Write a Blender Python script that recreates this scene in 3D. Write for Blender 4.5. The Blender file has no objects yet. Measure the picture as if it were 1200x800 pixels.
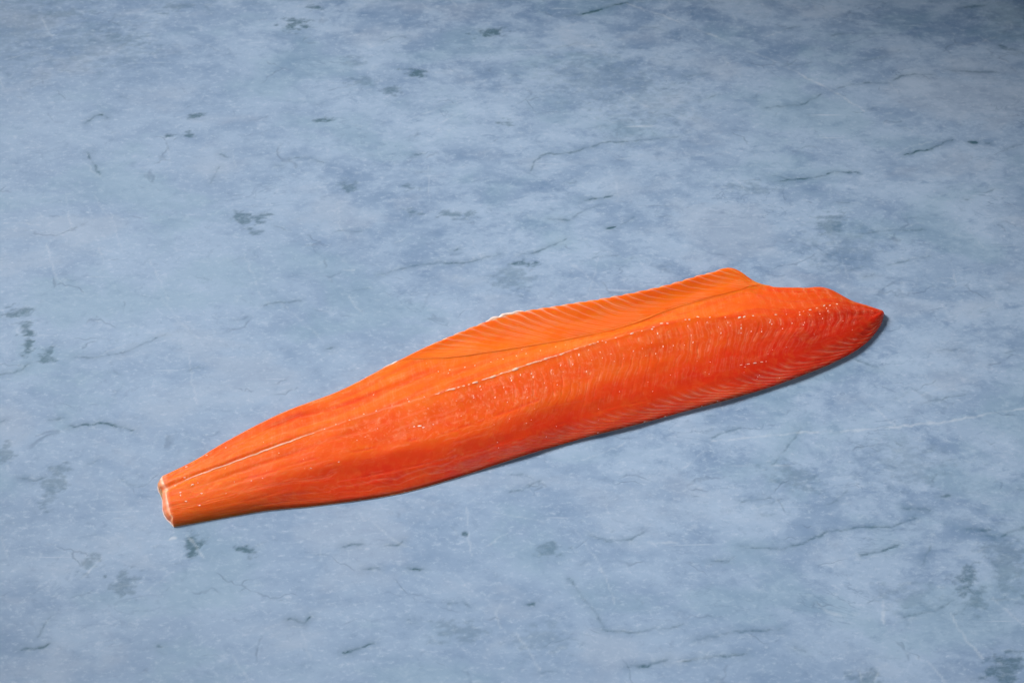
import bpy, math, random
import numpy as np
R = math.radians
scene = bpy.context.scene
rng = np.random.default_rng(7)
random.seed(7)

# ------------------------------------------------------------------ camera
TH = R(48.0)
cam_d = bpy.data.cameras.new("camera")
cam = bpy.data.objects.new("camera", cam_d)
scene.collection.objects.link(cam)
cam.location = (0, -1.25 * math.cos(TH), 1.25 * math.sin(TH))
cam.rotation_euler = (R(90) - TH, 0, 0)
cam_d.sensor_width = 36.0
cam_d.lens = 60.0
cam_d.clip_start = 0.05
cam_d.clip_end = 50.0
cam_d.dof.use_dof = True
cam_d.dof.focus_distance = 1.235
cam_d.dof.aperture_fstop = 13.0
scene.camera = cam

# ------------------------------------------------------------------ light of the studio
world = bpy.data.worlds.new("World")
scene.world = world
world.use_nodes = True
bg = world.node_tree.nodes["Background"]
bg.inputs[0].default_value = (0.86, 0.92, 1.0, 1)
bg.inputs[1].default_value = 0.11

def area(name, loc, target, size, power, col, spread=180):
    d = bpy.data.lights.new(name, 'AREA')
    d.shape = 'RECTANGLE'
    d.size, d.size_y = size
    d.energy = power
    d.color = col
    d.spread = R(spread)
    o = bpy.data.objects.new(name, d)
    scene.collection.objects.link(o)
    o.location = loc
    from mathutils import Vector
    v = Vector(target) - Vector(loc)
    o.rotation_euler = v.to_track_quat('-Z', 'Y').to_euler()
    return o

area("key_softbox", (-1.12, 0.68, 1.08), (-0.06, 0.0, 0.0), (0.95, 0.95), 4.5, (1.0, 0.97, 0.94), 30)
area("overhead_softbox", (0.52, -0.85, 1.3), (0.12, -0.02, 0), (0.7, 0.45), 2.8, (0.93, 0.96, 1.0))

scene.view_settings.view_transform = 'Standard'
scene.view_settings.look = 'None'
scene.view_settings.exposure = 0.0
scene.view_settings.gamma = 1.0
scene.view_settings.use_curve_mapping = False
scene.cycles.use_denoising = True
scene.cycles.max_bounces = 8
scene.cycles.sample_clamp_indirect = 4.0

# ------------------------------------------------------------------ measured shape (millimetres on the table)
ST = np.array([[[-237.89,-127.2,6],[-237.89,-127.2,6],[-234.4,-138.27,7],[-230.73,-149.93,7.5],[-227.53,-160.19,5.8],[-225.74,-166.1,2.2]],[[-218.96,-115.33,6.8],[-218.96,-115.33,6.8],[-213.45,-128.87,8.2],[-207.49,-143.36,8.9],[-202.65,-154.46,6.3],[-199.78,-160.34,1.5]],[[-200.22,-99.99,7.2],[-200.22,-99.99,7.2],[-191.06,-118.96,9.5],[-183.01,-135.16,10.2],[-175.82,-148.07,6.6],[-171.88,-154.0,1.5]],[[-161.43,-72.72,7.5],[-161.43,-72.72,7.5],[-150.54,-100.59,11],[-142.29,-120.85,11.5],[-134.72,-137.45,7.0],[-129.33,-148.32,1.5]],[[-120.99,-51.53,7.5],[-120.99,-51.53,7.5],[-108.55,-82.59,12.5],[-97.0,-108.83,12.5],[-88.34,-125.77,7.5],[-80.88,-139.51,1.7]],[[-85.87,-26.56,7.5],[-85.7,-26.95,7.5],[-69.24,-69.32,14.5],[-55.84,-99.56,13.8],[-47.13,-115.73,8.1],[-40.74,-126.4,2.1]],[[-49.64,-3.75,8.8],[-41.95,-21.59,9.5],[-29.54,-54.62,16],[-16.08,-83.94,14.8],[-6.11,-101.59,8.7],[0.0,-110.56,2.6]],[[-3.14,18.36,11],[8.36,-9.55,10],[16.28,-35.89,17],[28.15,-64.26,15.5],[38.1,-83.32,9.1],[44.44,-93.68,3.1]],[[37.76,26.85,12.5],[49.51,1.4,10],[54.96,-19.72,17.8],[65.67,-43.41,16],[79.19,-68.83,9.4],[86.54,-80.25,3.5]],[[75.83,35.06,13],[86.76,14.19,10],[91.99,-7.07,18.5],[103.42,-29.86,16.2],[118.04,-54.71,9.5],[126.29,-66.45,3.7]],[[114.38,46.08,13.4],[122.08,31.49,10],[128.32,4.98,18.8],[139.38,-18.75,16.1],[152.31,-42.12,9.5],[160.4,-54.73,3.8]],[[147.11,58.51,13.4],[154.84,40.74,10.8],[162.91,6.93,18.8],[170.5,-9.72,15.7],[181.54,-31.26,9.3],[188.77,-43.66,3.9]],[[168.0,62.93,13],[175.66,45.91,11.4],[186.25,8.93,18.5],[193.79,-5.33,15.2],[203.74,-21.63,9.1],[211.27,-33.27,4]],[[181.87,51.74,11.2],[184.12,47.21,11.4],[198.59,10.96,18],[207.58,-2.95,15.7],[218.64,-14.89,9],[227.59,-25.12,4]],[[193.86,45.37,12.3],[193.86,45.37,12.3],[210.19,13.44,17.3],[219.78,1.95,14.6],[231.02,-9.12,9.6],[240.91,-17.32,4]],[[215.7,43.0,13.4],[215.7,43.0,13.4],[227.2,19.69,16],[236.03,8.22,13.3],[244.89,-1.13,9],[253.25,-8.52,3.9]],[[236.12,42.73,12.3],[236.12,42.73,12.3],[243.47,25.8,14],[251.15,14.22,11.6],[256.98,7.76,8.2],[263.5,1.98,3.4]],[[249.9,33.74,9.8],[249.9,33.74,9.8],[252.67,28.08,11],[260.66,18.69,9.3],[265.43,14.55,7.2],[270.58,12.14,3.4]],[[262.56,30.73,7],[262.56,30.73,7],[264.22,26.53,8.5],[268.79,21.84,7.4],[271.52,20.02,6],[274.21,19.84,3.4]],[[274.72,28.34,4],[274.72,28.34,4],[274.61,25.65,5.5],[275.11,24.77,5],[275.45,24.52,4.5],[275.97,25.19,3.2]]])        # station, curve (top edge, groove, lateral line, ridge, flank, lower edge), xyz
TT = np.array([[0,0.0,0.24299065420560748,0.5128205128205128,0.7916355489171023,1],[0,0.0,0.24951267056530213,0.5340343110127282,0.8036139515338283,1],[0,0.0,0.288135593220339,0.5567685589519651,0.8290697674418605,1],[0,0.0,0.3033198578953816,0.5510119785212721,0.8063005534269903,1],[0,0.0,0.2811554332874828,0.5647236941710825,0.7955390334572491,1],[0,0.0035211267605633804,0.34151177199504335,0.64,0.8456375838926175,1],[0,0.14626812875840114,0.38547436126496337,0.660092807424594,0.8699763593380615,1],[0,0.23159663865546218,0.3980140186915888,0.6510946605764687,0.8646262507357269,1],[0,0.23098950047725103,0.350989500477251,0.5720462024908046,0.8507281553398058,1],[0,0.2065439672801636,0.3265439672801636,0.5536391058859927,0.8410700236034618,1],[0,0.15552099533437014,0.3185333715267832,0.5584905660377358,0.8325666973321068,1],[0,0.17488884183781495,0.40779046339825387,0.5853040540540541,0.8384401114206128,1],[0,0.17041452180980765,0.4562370285550705,0.6240374452664955,0.8387738853503185,1],[0,0.05,0.40343536665932617,0.5974842767295597,0.8181818181818182,1],[0,0.0,0.38046272493573263,0.5807228915662651,0.8068669527896996,1],[0,0.0,0.340404538727183,0.5731377846391355,0.7966476330815988,1],[0,0.0,0.30843373493975906,0.591044776119403,0.7891764705882353,1],[0,0.0,0.16304347826086957,0.5612244897959183,0.7835820895522388,1],[0,0.0,0.1956521739130435,0.5973763874873865,0.8174603174603179,1],[0,0.0,0.32979591836734967,0.6771037181996095,0.8627450980392243,1]])
RIM = np.array([[-239.28,-130.8,5],[-240.78,-133.25,2.5],[-239.83,-136.91,1.6],[-236.92,-141.24,1.6],[-235.56,-146.96,1.6],[-234.83,-152.51,1.4],[-233.06,-157.31,1.2],[-230.58,-161.03,1],[-228.66,-162.71,0.9],[-227.31,-164.39,0.8],[-226.04,-165.64,0.6]])
MARKS = [["d",1.2,0.8,[[-353.03,242.27],[-347.38,250.9],[-342.23,254.15],[-335.87,249.81]]],["d",1,0.6,[[-345.81,207.44],[-339.61,195.06],[-330.93,179.78]]],["d",1.2,0.5,[[-240.67,169.72],[-238.88,177.76],[-236.86,189.94]]],["d",1,0.6,[[-190.13,190.96],[-185.31,190.96]]],["d",0.8,0.5,[[-179.82,199.17],[-167.46,200.2],[-153.24,195.06]]],["d",1.5,0.9,[[-368.69,-31.42],[-361.48,-30.61],[-355.19,-28.16],[-350.12,-22.43]]],["d",0.8,0.6,[[-318.05,-15.02],[-304.27,-15.84],[-282.23,-10.04],[-266.25,0.0],[-254.04,6.75]]],["d",0.8,0.5,[[-184.83,36.88],[-172.32,39.51],[-158.42,41.26]]],["d",0.7,0.4,[[-205.34,20.4],[-196.31,24.71]]],["d",1.0,0.5,[[-237.25,205.36],[-231.24,201.23]]],["d",2.2,1,[[48.28,386.77],[60.42,389.22],[78.02,396.0],[91.17,402.81],[103.5,406.55]]],["d",1.6,0.55,[[15.1,182.82],[18.66,197.11],[24.27,204.33],[47.2,206.4],[61.96,212.64],[73.32,218.92],[104.84,221.02],[136.64,226.3]]],["d",1.4,0.8,[[56.74,150.89],[70.99,152.85],[79.9,155.81]]],["d",1.2,0.6,[[28.74,129.5],[36.74,128.54]]],["d",1.8,0.9,[[36.74,128.54],[44.73,127.58]]],["d",0.8,0.4,[[44.73,127.58],[56.38,138.2],[70.75,145.99]]],["d",1.7,0.95,[[73.79,118.98],[81.15,119.93]]],["d",1.0,0.6,[[5.24,88.99],[20.34,92.69],[30.93,99.2],[42.28,106.69]]],["d",1.5,0.7,[[26.32,98.26],[34.24,100.13]]],["d",1.0,0.7,[[-101.7,67.99],[-76.79,77.06],[-55.45,81.63],[-36.51,80.72],[-22.87,85.3],[-9.83,89.91]]],["d",1.5,0.8,[[-79.7,203.29],[-74.23,205.36]]],["d",1.5,0.8,[[-44.63,93.62],[-41.39,95.47]]],["d",1.6,0.6,[[211.74,262.87],[231.17,264.51],[244.38,267.69],[259.37,279.41]]],["d",1.2,0.5,[[271.71,286.1],[287.74,292.83],[307.58,295.08],[320.44,293.95],[331.4,304.14],[343.39,306.42],[358.48,305.28]]],["d",2.2,0.45,[[371.28,312.13],[393.48,309.84],[413.04,309.27]]],["d",1.5,0.5,[[279.56,360.13],[289.4,361.33]]],["d",2.5,0.5,[[395.73,397.85],[421.67,402.81]]],["d",4,0.5,[[422.72,344.68],[442.3,335.28]]],["d",1.6,0.85,[[318.95,204.33],[330.7,208.48],[341.46,210.56],[352.61,218.92],[360.14,222.08]]],["d",2.6,1,[[374.35,219.45],[381.34,219.45]]],["d",2,0.8,[[386.77,218.61],[390.82,217.87]]],["d",1.2,0.4,[[401.27,210.56],[418.53,216.82]]],["d",1.4,0.75,[[215.08,172.73],[233.8,175.24],[250.08,179.78],[258.68,182.82],[278.58,182.82]]],["d",1.2,0.4,[[145.27,303.0],[166.69,307.56]]],["d",1,0.4,[[269.01,112.34],[292.1,116.13],[322.12,117.08]]],["d",1.2,0.9,[[-311.0,-80.48],[-299.3,-78.94],[-284.7,-76.62],[-264.49,-83.55]]],["d",1,0.6,[[-325.88,-74.3],[-315.48,-71.97]]],["d",1.0,0.6,[[-336.98,-125.52],[-326.07,-127.71],[-318.0,-124.06]]],["d",1.3,0.7,[[-359.77,-75.85],[-356.33,-75.07]]],["d",1.6,0.9,[[-143.39,-238.44],[-132.23,-241.64],[-128.82,-236.52]]],["d",1.5,0.7,[[-309.25,-260.54],[-301.19,-260.54],[-292.72,-256.8]]],["d",0.8,0.5,[[-300.24,-251.14],[-295.0,-235.24]]],["d",1,0.6,[[-224.0,-258.67],[-220.68,-259.29]]],["d",1.0,0.75,[[-111.68,-182.16],[-99.96,-180.11]]],["d",0.9,0.6,[[-83.55,-180.79],[-76.21,-180.79],[-72.38,-178.04]]],["d",0.8,0.6,[[-97.68,-199.79],[-86.55,-199.12]]],["d",1.3,0.9,[[-68.68,-199.12],[-58.61,-199.79]]],["d",1.7,0.95,[[-105.83,-262.41],[-100.46,-262.41]]],["d",1.2,0.8,[[-100.46,-262.41],[-87.37,-256.17]]],["d",1,0.5,[[-40.63,-226.84],[-31.34,-224.89],[-27.42,-228.79]]],["d",1.4,0.7,[[9.33,-226.84],[14.83,-226.84]]],["d",0.9,0.5,[[37.23,-207.13],[45.7,-222.28],[54.63,-235.24],[59.65,-247.35],[75.85,-248.62],[93.95,-244.82],[108.75,-242.91]]],["d",1.8,0.9,[[57.52,-246.09],[61.25,-247.99]]],["d",1.2,0.75,[[72.02,-273.51],[85.42,-272.29],[97.89,-269.21]]],["d",0.8,0.5,[[52.74,-173.21],[63.92,-177.35],[79.23,-176.66],[86.9,-170.44]]],["d",0.8,0.5,[[-1.74,-136.43],[6.96,-134.98],[19.22,-126.98]]],["d",1.1,0.55,[[151.11,-182.85],[179.71,-184.22],[210.07,-171.13],[230.03,-166.26],[253.94,-166.26],[269.85,-159.25]]],["d",2.4,0.65,[[263.72,-150.76],[280.61,-152.89]]],["d",1.8,0.7,[[290.69,-140.76],[296.47,-140.76]]],["d",1.5,0.8,[[229.3,-188.31],[244.2,-186.26],[256.85,-180.79]]],["d",3,0.5,[[302.66,-167.65],[318.33,-169.05]]],["d",2.4,0.6,[[325.35,-173.9],[341.63,-166.26]]],["d",1,0.6,[[131.08,-193.73],[142.85,-193.73]]],["d",0.8,0.5,[[154.49,-145.06],[174.38,-142.19]]],["d",1,0.6,[[115.0,-254.29],[138.22,-247.99],[170.87,-246.72]]],["d",1.1,0.7,[[106.94,-269.83],[120.55,-266.74],[148.1,-264.27]]],["d",0.9,0.5,[[250.46,-237.16],[270.95,-232.02],[285.55,-223.59]]],["d",1,0.5,[[268.56,-195.75],[276.39,-182.16]]],["d",1.2,0.6,[[178.23,-258.67],[184.19,-263.03]]],["d",1.0,0.5,[[139.82,-89.67],[161.48,-80.48]]],["d",0.8,0.4,[[178.94,-114.48],[192.71,-95.75],[203.35,-80.48]]],["d",1,0.5,[[247.77,-16.67],[264.93,-26.53]]],["d",0.9,0.4,[[286.61,78.89],[320.69,88.07]]],["d",0.9,0.4,[[296.89,-57.07],[322.26,-50.73]]],["d",1,0.6,[[266.37,64.38],[274.64,67.99]]],["d",1.2,0.6,[[-135.14,-6.7],[-130.27,-5.03]]],["w",1.6,0.55,[[102.68,405.3],[128.46,390.45],[155.9,372.16],[175.19,360.13],[193.96,344.68]]],["w",1.4,0.35,[[193.96,344.68],[222.42,325.96],[244.7,308.7]]],["w",1.6,0.65,[[244.45,306.42],[263.61,290.58],[279.63,274.97],[294.55,258.5]]],["w",1.3,0.6,[[138.93,-93.48],[161.77,-90.43],[194.98,-85.85],[228.57,-84.32],[261.84,-81.25],[295.36,-77.39],[324.64,-71.19],[362.28,-63.37]]],["w",0.8,0.4,[[-359.22,102.0],[-349.63,74.33],[-337.23,51.86]]],["w",0.8,0.4,[[-315.02,135.29],[-305.24,106.69],[-297.78,88.07]]],["w",0.8,0.35,[[-277.49,83.47],[-265.88,60.79],[-255.17,38.63]]],["w",0.8,0.35,[[-206.64,92.69],[-195.35,65.28],[-185.0,38.63]]],["w",0.8,0.6,[[-280.52,-207.8],[-274.72,-199.12],[-269.11,-192.38]]],["w",0.8,0.6,[[-216.05,-173.21],[-208.7,-182.16],[-201.83,-192.38]]],["w",1.6,1,[[-227.25,-176.32],[-223.71,-175.28]]],["w",0.7,0.4,[[-257.27,-214.41],[-241.25,-210.45]]],["w",0.8,0.4,[[-319.22,99.2],[-311.37,78.89]]],["w",1.6,0.4,[[196.11,-226.19],[202.45,-232.66],[211.33,-235.88]]],["w",0.9,0.5,[[239.88,-223.59],[237.56,-232.02],[237.61,-242.91]]],["w",1,0.5,[[280.91,-234.59],[286.72,-251.14],[296.27,-266.74]]],["w",1,0.45,[[254.75,-59.44],[264.29,-72.74],[271.89,-82.02]]],["w",0.8,0.4,[[229.05,-275.96],[225.26,-283.86]]],["w",1.4,0.8,[[-127.96,73.42],[-120.17,73.42]]],["w",0.8,0.35,[[-16.92,-182.16],[0.0,-168.35]]],["w",0.7,0.4,[[-39.01,-202.46],[-30.47,-212.43]]],["w",1.4,0.45,[[90.4,-179.42],[110.17,-179.42]]],["w",0.7,0.4,[[-5.51,-222.28],[-10.93,-235.24],[-7.06,-244.82]]],["w",0.8,0.3,[[-84.94,247.65],[-57.06,263.96],[-39.37,271.66]]],["w",0.7,0.3,[[-70.43,236.92],[-46.13,253.06]]],["w",1.2,0.3,[[323.96,236.92],[349.47,221.02]]],["w",0.7,0.35,[[-103.21,-154.31],[-97.07,-161.36]]],["w",0.7,0.35,[[-224.28,-80.48],[-209.79,-101.79]]],["w",0.6,0.3,[[-172.24,38.63],[-137.5,0.0]]]]
BLOBS = [[0.85,-262.44,251.98,4.97,3.24,10],[0.85,-265.14,228.41,4.26,3.18,-25],[0.85,-282.53,227.35,4.9,1.9,8],[0.85,-157.77,246.58,6.39,2.8,0],[0.85,-189.93,375.8,10.5,7.29,10],[0.85,-174.46,399.09,5.32,3.72,-10],[0.85,-353.9,-2.52,3.15,10.92,5],[0.85,-211.56,-177.35,3.42,5.52,20],[0.9,-208.14,-182.16,2.28,6.85,-25],[0.9,-174.5,-185.58,6.16,3.4,-6],[0.9,-20.16,363.73,13.5,4.8,6],[0.9,-80.84,308.7,9.49,3.99,-10],[0.9,10.43,80.72,7.15,2.74,0],[0.9,-31.21,-171.82,1.9,1.67,20],[0.9,-264.73,-205.8,1.12,1.33,0],[0.6,-403.82,388.0,19.5,8.58,5],[0.6,-295.99,400.33,18.24,6.2,10],[0.6,-338.47,355.36,22.2,7.14,-15],[0.6,-102.24,283.86,5.76,4.46,0],[0.6,-42.88,134.32,9.38,3.86,-5],[0.6,-79.13,136.26,6.03,2.91,-8],[0.6,-4.24,243.35,4.97,5.37,20],[0.6,-130.65,165.73,6.12,5.0,0],[0.6,-83.01,165.73,5.44,3.0,0],[0.6,-198.97,114.23,6.03,2.27,-12],[0.7,-211.39,131.43,7.92,4.82,-15],[0.7,-198.49,129.5,6.7,4.8,0],[0.7,-368.13,29.04,8.82,4.35,0],[0.7,-360.42,15.26,5.04,5.13,0],[0.7,-338.51,-15.02,5.58,4.95,-25],[0.7,-335.69,-10.04,1.89,4.98,0],[0.7,309.31,-274.13,11.66,7.38,25],[0.7,296.74,-207.13,5.04,9.98,-30],[0.5,-351.02,-104.79,4.72,7.5,0],[0.5,-311.71,-129.9,5.31,14.6,-10],[0.5,-250.68,-210.45,7.84,7.92,0],[0.5,-276.73,-197.1,5.6,6.03,-30],[0.5,187.03,164.73,19.04,4.97,-10],[0.5,249.9,123.75,10.72,8.64,20],[0.5,220.47,-280.23,7.42,5.44,0],[0.5,25.33,-185.58,7.84,4.76,0],[0.5,298.4,-225.54,4.4,10.4,-25],[0.35,253.76,102.0,23.76,20.57,0],[0.35,72.64,303.0,43.2,28.37,-10],[0.35,-363.53,349.41,44.4,26.07,-10],[0.35,-427.45,373.37,37.5,48.4,0],[0.35,0.0,65.28,13.0,12.6,0],[0.35,258.8,-222.28,16.5,9.83,0],[0.35,192.39,-125.52,15.08,8.76,-20],[0.35,270.45,-110.76,21.24,14.9,0],[0.35,21.6,-254.29,16.2,8.82,0],[0.35,107.27,269.45,32.4,27.5,-20],[0.35,-135.66,323.65,8.88,4.62,0],[0.35,-126.78,297.34,12.96,4.52,0],[0.35,-35.23,-247.99,14.04,6.35,0],[0.35,324.51,-195.75,11.2,20.25,0],[0.35,98.6,236.92,21.0,14.98,30],[0.35,444.85,385.55,22.8,24.5,0]]
PALE = [[0.5,330.09,-121.85,26.55,23.52,-10],[0.5,363.66,101.06,18.48,12.16,10],[0.35,-255.76,43.02,70.4,52.8,0],[0.3,-281.42,88.07,58.5,73.6,0],[0.4,282.3,189.94,20.7,12.24,0],[0.45,30.28,-222.28,7.84,5.24,-10],[0.35,-180.97,135.29,53.6,38.8,0],[0.3,160.54,-154.31,34.8,21.3,-10],[0.3,163.64,258.5,42.6,21.8,0],[0.35,350.42,269.45,28.8,17.6,-10],[0.3,11.52,-147.2,34.2,11.44,-5],[0.3,331.63,154.82,40.8,13.79,0],[0.35,39.45,97.33,39.6,18.6,-10]]

# ------------------------------------------------------------------ small numeric helpers
def smooth(a, b, x):
    t = np.clip((x - a) / (b - a), 0, 1)
    return t * t * (3 - 2 * t)

def vnoise(x, y, seed=0):
    xi = np.floor(x).astype(np.int64); yi = np.floor(y).astype(np.int64)
    fx = x - xi; fy = y - yi
    fx = fx * fx * fx * (fx * (fx * 6 - 15) + 10); fy = fy * fy * fy * (fy * (fy * 6 - 15) + 10)
    def h(i, j):
        n = (i * 374761393 + j * 668265263 + seed * 982451653) & 0x7fffffff
        n = ((n ^ (n >> 13)) * 1274126177) & 0x7fffffff
        n = ((n ^ (n >> 15)) * 2246822519) & 0x7fffffff
        return ((n ^ (n >> 16)) & 0xffffff) / float(0xffffff)
    a = h(xi, yi); b = h(xi + 1, yi); c = h(xi, yi + 1); d = h(xi + 1, yi + 1)
    return (a + (b - a) * fx) * (1 - fy) + (c + (d - c) * fx) * fy

def fbm(x, y, seed=0, o=4, gain=.5):
    s = 0.0; w = 1.0; t = 0.0
    for k in range(o):
        ca, sa = math.cos(.6 * k), math.sin(.6 * k)
        s = s + w * vnoise(ca * x - sa * y + 17.3 * k, sa * x + ca * y - 9.1 * k, seed + k)
        t += w; w *= gain; x = x * 2.03; y = y * 2.03
    return s / t

def slopes(xk, yk):                       # monotone cubic slopes, along axis 0
    h = np.diff(xk, axis=0); d = np.diff(yk, axis=0) / np.maximum(h, 1e-9)
    m = np.zeros_like(yk)
    w1 = 2 * h[1:] + h[:-1]; w2 = h[1:] + 2 * h[:-1]
    same = (d[:-1] * d[1:]) > 0
    den = w1 / np.where(same, d[:-1], 1) + w2 / np.where(same, d[1:], 1)
    m[1:-1] = np.where(same, (w1 + w2) / np.where(same, den, 1), 0)
    m[0] = d[0]; m[-1] = d[-1]
    return m

def hermite(xk, yk, m, x, idx, take):
    x0 = take(xk, idx); x1 = take(xk, idx + 1); h = np.maximum(x1 - x0, 1e-9); t = (x - x0) / h
    t2 = t * t; t3 = t2 * t
    return ((2*t3 - 3*t2 + 1) * take(yk, idx) + (t3 - 2*t2 + t) * h * take(m, idx)
            + (-2*t3 + 3*t2) * take(yk, idx + 1) + (t3 - t2) * h * take(m, idx + 1))

def interp_u(uk, yk, u):                  # Catmull style through the stations
    m = np.gradient(yk, uk, axis=0) if yk.ndim == 1 else np.stack([np.gradient(yk[:, j], uk) for j in range(yk.shape[1])], 1)
    idx = np.clip(np.searchsorted(uk, u, side='right') - 1, 0, len(uk) - 2)
    if yk.ndim == 1:
        return hermite(uk, yk, m, u, idx, lambda a, i: a[i])
    return hermite(uk[:, None] * np.ones((1, yk.shape[1])), yk, m, u[:, None], idx, lambda a, i: a[i])

def new_mesh(name, verts, quads, mat, parent=None, tris=None, smooth_shade=True, attrs=None):
    me = bpy.data.meshes.new(name)
    verts = np.asarray(verts, np.float32); quads = np.asarray(quads, np.int32).reshape(-1, 4)
    nq = len(quads); tris = np.zeros((0, 3), np.int32) if tris is None else np.asarray(tris, np.int32).reshape(-1, 3)
    nt = len(tris)
    me.vertices.add(len(verts)); me.vertices.foreach_set("co", (verts * 0.001).ravel())
    me.loops.add(nq * 4 + nt * 3)
    me.loops.foreach_set("vertex_index", np.concatenate([quads.ravel(), tris.ravel()]))
    me.polygons.add(nq + nt)
    st = np.concatenate([np.arange(nq) * 4, nq * 4 + np.arange(nt) * 3]).astype(np.int32)
    me.polygons.foreach_set("loop_start", st)
    me.polygons.foreach_set("use_smooth", np.full(nq + nt, smooth_shade))
    me.update(calc_edges=True); me.validate()
    if attrs:
        for an, val in attrs.items():
            a = me.attributes.new(an, 'FLOAT_COLOR', 'POINT')
            c = np.ones((len(verts), 4), np.float32); c[:, :val.shape[1]] = val
            a.data.foreach_set("color", c.ravel())
    me.materials.append(mat)
    o = bpy.data.objects.new(name, me)
    scene.collection.objects.link(o)
    if parent: o.parent = parent
    return o

def grid_quads(nr, nc, base=0, flip=False):
    i, j = np.meshgrid(np.arange(nr - 1), np.arange(nc - 1), indexing='ij')
    a = base + i * nc + j
    q = np.stack([a, a + 1, a + nc + 1, a + nc], -1).reshape(-1, 4)
    return q[:, ::-1] if flip else q

# ------------------------------------------------------------------ materials
def nodes_of(name):
    m = bpy.data.materials.new(name); m.use_nodes = True
    nt = m.node_tree
    return m, nt, nt.nodes["Principled BSDF"]

def N(nt, kind, **kw):
    n = nt.nodes.new(kind)
    for k, v in kw.items():
        if k.startswith("_"): setattr(n, k[1:], v)
        else: n.inputs[k].default_value = v
    return n

def mixc(nt, fac, a, b, blend='MIX'):
    n = nt.nodes.new("ShaderNodeMix"); n.data_type = 'RGBA'; n.blend_type = blend
    def put(sock, v):
        if isinstance(v, (tuple, float, int)): sock.default_value = v if not isinstance(v, tuple) else (*v, 1)
        else: nt.links.new(v, sock)
    put(n.inputs[0], fac); put(n.inputs[6], a); put(n.inputs[7], b)
    return n.outputs[2]

def ramp(nt, src, lo, hi, a=0.0, b=1.0):
    n = nt.nodes.new("ShaderNodeMapRange"); n.interpolation_type = 'SMOOTHSTEP'
    nt.links.new(src, n.inputs[0])
    n.inputs[1].default_value = lo; n.inputs[2].default_value = hi
    n.inputs[3].default_value = a; n.inputs[4].default_value = b
    return n.outputs[0]

def mth(nt, op, a, b=None):
    n = nt.nodes.new("ShaderNodeMath"); n.operation = op
    for k, v in enumerate((a, b)):
        if v is None: continue
        if isinstance(v, (int, float)): n.inputs[k].default_value = v
        else: nt.links.new(v, n.inputs[k])
    return n.outputs[0]

def noise(nt, vec, scale, detail=4, rough=.55, dist=0.0, stretch=None, rot=0.0):
    if stretch:
        mp = nt.nodes.new("ShaderNodeMapping"); mp.inputs['Scale'].default_value = stretch
        mp.inputs['Rotation'].default_value = (0, 0, rot)
        nt.links.new(vec, mp.inputs[0]); vec = mp.outputs[0]
    n = N(nt, "ShaderNodeTexNoise", Scale=scale, Detail=detail, Roughness=rough, Distortion=dist)
    nt.links.new(vec, n.inputs['Vector'])
    return n.outputs[0]

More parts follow.
